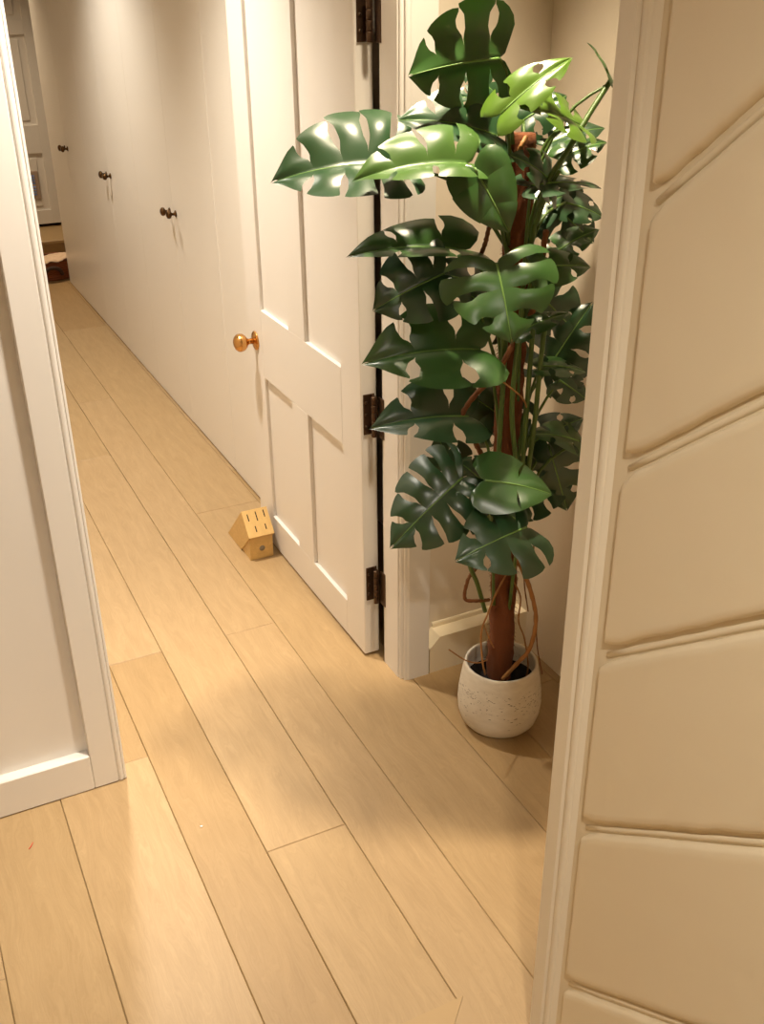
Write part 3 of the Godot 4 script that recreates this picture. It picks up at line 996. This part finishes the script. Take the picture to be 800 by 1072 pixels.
	# green stems climbing the trunk
	var stems := [
		[[552, 500, -0.03], [560, 440, -0.04], [566, 380, -0.04], [572, 330, -0.035]],
		[[545, 520, -0.03], [550, 450, -0.035], [556, 370, -0.03], [562, 300, -0.02]],
		[[520, 560, -0.03], [522, 480, -0.035], [527, 400, -0.03], [530, 340, -0.02]],
		[[540, 480, -0.04], [536, 430, -0.045], [541, 370, -0.04], [548, 310, -0.03]],
		[[566, 215, -0.05], [576, 186, -0.05], [594, 158, -0.04], [618, 118, -0.02], [639, 85, 0.0]],
		[[561, 235, -0.04], [571, 205, -0.045], [585, 178, -0.045]],
		[[548, 300, -0.02], [560, 235, -0.03], [566, 212, -0.045]],
		[[508, 640, -0.015], [500, 612, -0.03], [492, 590, -0.04], [497, 565, -0.05]]]
	for s in stems:
		var ctrl := []
		for p in s:
			ctrl.append(at_plant(p[0], p[1], p[2]))
		var path := smooth_path(ctrl, 20)
		var rad := []
		for k in path.size():
			rad.append(0.0052)
		inst(t, "stem", tube_mesh(path, rad, 8, 0.08), mats.petiole, Vector3.ZERO)
	# blades: base u, v, tip u, v, off base, off tip, face, width, fingers, slit, kind, roll, fold
	var D := "leaf_dark"
	var G := "leaf_mid"
	var Y := "leaf_young"
	var leaves := [
		[523, 61, 427, 80, -0.02, -0.05, -0.75, 0.60, 4, 0.26, G, 0, 0.45],
		[525, 119, 600, 60, -0.06, -0.04, 0.55, 0.30, 3, 0.30, Y, 0, 0.1],
		[606, 130, 541, 113, -0.03, -0.06, 0.45, 0.46, 4, 0.30, Y, 0, 0.25],
		[548, 126, 594, 100, 0.06, 0.07, 0.7, 0.5, 3, 0.35, D, 0, 0.1],
		[640, 86, 614, 44, 0.0, 0.02, 0.95, 0.42, 3, 0.3, G, 84, 0.1],
		[520, 142, 415, 126, 0.0, -0.02, 0.48, 0.44, 4, 0.20, D, 0, 0.45],
		[488, 172, 368, 191, -0.08, -0.11, 0.42, 0.38, 4, 0.16, "leaf_fresh", 0, 0.6],
		[414, 172, 283, 192, -0.03, -0.05, 0.46, 0.50, 5, 0.24, D, 0, 0.5],
		[497, 176, 534, 245, -0.11, -0.13, 0.9, 0.46, 3, 0.0, G, 0, 0.15],
		[579, 193, 533, 162, -0.04, -0.07, 0.5, 0.45, 4, 0.30, D, 0, 0.1],
		[556, 195, 631, 198, -0.06, -0.04, 0.22, 0.38, 4, 0.28, D, 0, 0.1],
		[588, 167, 636, 149, -0.01, 0.0, 0.35, 0.5, 3, 0.2, G, 0, 0.1],
		[572, 152, 634, 134, 0.05, 0.06, 0.4, 0.42, 4, 0.3, D, 0, 0.1],
		[575, 212, 622, 255, 0.05, 0.06, 0.8, 0.5, 4, 0.3, D, 0, 0.0],
		[582, 264, 628, 240, -0.01, 0.0, 0.45, 0.45, 4, 0.3, G, 0, 0.1],
		[564, 281, 619, 280, -0.07, -0.06, 0.5, 0.46, 3, 0.2, G, 0, 0.1],
		[592, 212, 632, 228, 0.04, 0.05, 0.6, 0.45, 3, 0.3, D, 0, 0.0],
		[520, 276, 536, 360, -0.13, -0.17, 0.5, 0.74, 4, 0.32, G, 0, 0.05],
		[464, 287, 390, 326, -0.05, -0.07, 0.7, 0.60, 4, 0.26, D, 0, 0.3],
		[486, 262, 362, 270, -0.02, -0.06, 0.4, 0.31, 3, 0.14, G, 0, 0.5],
		[502, 366, 378, 382, -0.05, -0.08, 0.5, 0.46, 3, 0.26, G, 0, 0.4],
		[490, 436, 387, 449, -0.03, -0.06, 0.5, 0.40, 3, 0.22, D, 0, 0.5],
		[484, 500, 408, 575, -0.08, -0.12, 0.75, 0.50, 6, 0.24, D, 0, 0.0],
		[476, 497, 457, 454, 0.02, 0.03, 0.8, 0.6, 3, 0.25, D, 0, 0.0],
		[508, 503, 579, 518, -0.11, -0.11, 0.55, 0.50, 2, 0.05, G, 0, 0.0],
		[551, 552, 476, 588, -0.13, -0.17, 0.75, 0.58, 4, 0.24, D, 0, 0.0],
		[548, 548, 488, 524, -0.06, -0.07, 0.5, 0.5, 3, 0.25, D, 0, 0.1],
		[574, 465, 594, 535, 0.02, 0.03, 0.9, 0.42, 4, 0.3, D, 0, 0.0],
		[606, 462, 552, 455, -0.01, -0.03, 0.35, 0.45, 3, 0.2, G, 0, 0.1],
		[570, 392, 621, 316, 0.03, 0.04, 0.8, 0.45, 5, 0.28, D, 0, 0.0],
		[545, 348, 599, 328, -0.05, -0.04, 0.25, 0.34, 3, 0.2, G, 0, 0.1],
		[565, 384, 614, 390, -0.03, -0.02, 0.25, 0.4, 3, 0.25, G, 0, 0.1],
		[586, 398, 614, 418, 0.01, 0.01, 0.8, 0.6, 3, 0.35, D, 0, 0.0],
		[560, 462, 611, 438, 0.02, 0.03, 0.6, 0.5, 3, 0.25, D, 0, 0.0],
		[522, 112, 470, 100, 0.03, 0.03, 0.6, 0.45, 4, 0.3, D, 0, 0.1],
		[517, 97, 482, 72, 0.04, 0.05, 0.6, 0.5, 3, 0.3, D, 0, 0.1],
		[528, 332, 478, 302, 0.02, 0.02, 0.7, 0.55, 4, 0.3, D, 0, 0.0],
		[535, 420, 497, 470, 0.03, 0.03, 0.8, 0.5, 4, 0.3, D, 0, 0.0],
		[548, 520, 603, 500, 0.03, 0.04, 0.7, 0.5, 4, 0.3, D, 0, 0.0],
		[556, 300, 606, 352, 0.04, 0.04, 0.8, 0.5, 4, 0.3, D, 0, 0.0],
		[530, 440, 476, 405, 0.03, 0.03, 0.7, 0.5, 4, 0.3, D, 0, 0.0],
		[505, 300, 440, 285, -0.01, -0.03, 0.5, 0.42, 3, 0.25, D, 0, 0.1],
		[540, 230, 590, 205, 0.03, 0.04, 0.6, 0.55, 4, 0.3, D, 0, 0.0],
		[505, 505, 478, 482, -0.05, -0.06, 0.6, 0.6, 3, 0.2, D, 0, 0.1]]
	for i in leaves.size():
		add_leaf(t, leaves[i], 100 + i * 13)

# ---------------------------------------------------------------- small things
func build_knife_block() -> void:
	var at := v3(0.556, 0, -1.73)
	var t := thing("knife_block", "empty wooden knife block with five slots standing by the panelled door", "knife block", at)
	t.rotation_degrees.y = 0.0
	var w := 0.0525 * S
	# slanted body: rectangle in the (z, y) plane, local z towards the camera
	var body := PackedVector2Array([Vector2(0.062, 0.0535), Vector2(0.023, 0.0945), Vector2(-0.076, 0.0005), Vector2(0.004, 0.0005)])
	for k in body.size():
		body[k] = body[k] * S
	var m := MeshInstance3D.new()
	m.mesh = prism_mesh(body, Vector3.BACK, Vector3.UP, Vector3.RIGHT * w)
	m.material_override = mats.block_wood
	m.name = "body"
	t.add_child(m, true)
	m.position = Vector3(-w * 0.5, 0, 0)
	var foot := MeshInstance3D.new()
	foot.mesh = prism_mesh(PackedVector2Array([Vector2(0.055, 0.0) * S, Vector2(0.055, 0.049) * S, Vector2(0.004, 0.003) * S, Vector2(0.008, 0.0) * S]), Vector3.BACK, Vector3.UP, Vector3.RIGHT * (w - 0.008))
	foot.material_override = mats.block_wood
	foot.name = "foot"
	t.add_child(foot, true)
	foot.position = Vector3(-w * 0.5 + 0.004, 0.0005, 0)
	# slots on the slanted face
	var a := Vector3(0, 0.0945, 0.023) * S
	var b := Vector3(0, 0.0535, 0.062) * S
	var dn := (b - a).normalized()
	var out := Vector3.RIGHT.cross(dn).normalized()
	if out.y < 0: out = -out
	var face_l := a.distance_to(b)
	var slots := [[-0.31, 0.27, 0.26], [0.02, 0.27, 0.34], [0.33, 0.22, 0.26], [-0.14, 0.72, 0.22], [0.25, 0.70, 0.20]]
	for s in slots:
		var sl := MeshInstance3D.new()
		sl.mesh = box_mesh(Vector3(0.0035, 0.002, face_l * s[2]), 0.0003)
		sl.material_override = mats.slot
		sl.name = "slot"
		t.add_child(sl, true)
		sl.transform = Transform3D(Basis(Vector3.RIGHT, out, Vector3.RIGHT.cross(out)), a + dn * face_l * (s[1] as float) + Vector3.RIGHT * w * (s[0] as float) - out * 0.0006)
	var bd := MeshInstance3D.new()
	bd.mesh = lathe_mesh([Vector2(0.0001, 0.0015), Vector2(0.0085, 0.0012), Vector2(0.0095, 0.0), Vector2(0.0001, -0.001)], 20)
	bd.material_override = mats.badge
	bd.name = "medallion"
	t.add_child(bd, true)
	bd.rotation_degrees.x = 90
	bd.position = Vector3(0.002, 0.0225 * S, 0.0551 * S)

func build_floor_bits() -> void:
	# mitred oak nosing at the near edge of the floor
	var n := structure("trim_3", "mitred oak border strip let onto the floor boards", v3(0.38, 0, -0.6))
	var o := v3(0.411, 0.0005, -0.645)
	var wdt := 0.066
	inst(n, "border_strip", prism_mesh(PackedVector2Array([Vector2(0, 0), Vector2(-wdt, wdt), Vector2(-1.2, wdt), Vector2(-1.2, 0)]), Vector3.RIGHT, Vector3.BACK, Vector3(0, 0.003, 0)), mats.nosing, o)
	inst(n, "border_strip", prism_mesh(PackedVector2Array([Vector2(0, 0.001), Vector2(0, 1.4), Vector2(-wdt, 1.4), Vector2(-wdt, wdt + 0.001)]), Vector3.RIGHT, Vector3.BACK, Vector3(0, 0.003, 0)), mats["oak_2_0"], o)
	var p := v3(0.0, 0, 0.0) + floor_at(33, 887)
	var th := thing("red_thread", "short red thread lying on the oak floor", "thread", p)
	inst(th, "fibre", tube_mesh([p + Vector3(-0.006, 0.0012, 0.004), p + Vector3(-0.001, 0.0016, -0.001), p + Vector3(0.005, 0.0012, -0.012)], [0.0008, 0.0009, 0.0007], 6), mats.thread, Vector3.ZERO)
	var c := floor_at(211, 865.5)
	var ch := thing("paint_chip", "tiny white paint chip lying on the oak floor", "paint chip", c)
	inst(ch, "flake", prism_mesh(PackedVector2Array([Vector2(-0.003, -0.001), Vector2(-0.001, 0.0025), Vector2(0.003, 0.001), Vector2(0.001, -0.002)]), Vector3.RIGHT, Vector3.BACK, Vector3(0, 0.0015, 0)), mats.chip, c + Vector3(0, 0.0006, 0))

func floor_at(u: float, v: float) -> Vector3:
	var d := ray(u, v)
	return Vector3(0, S, 0) + d * (-S / d.y)
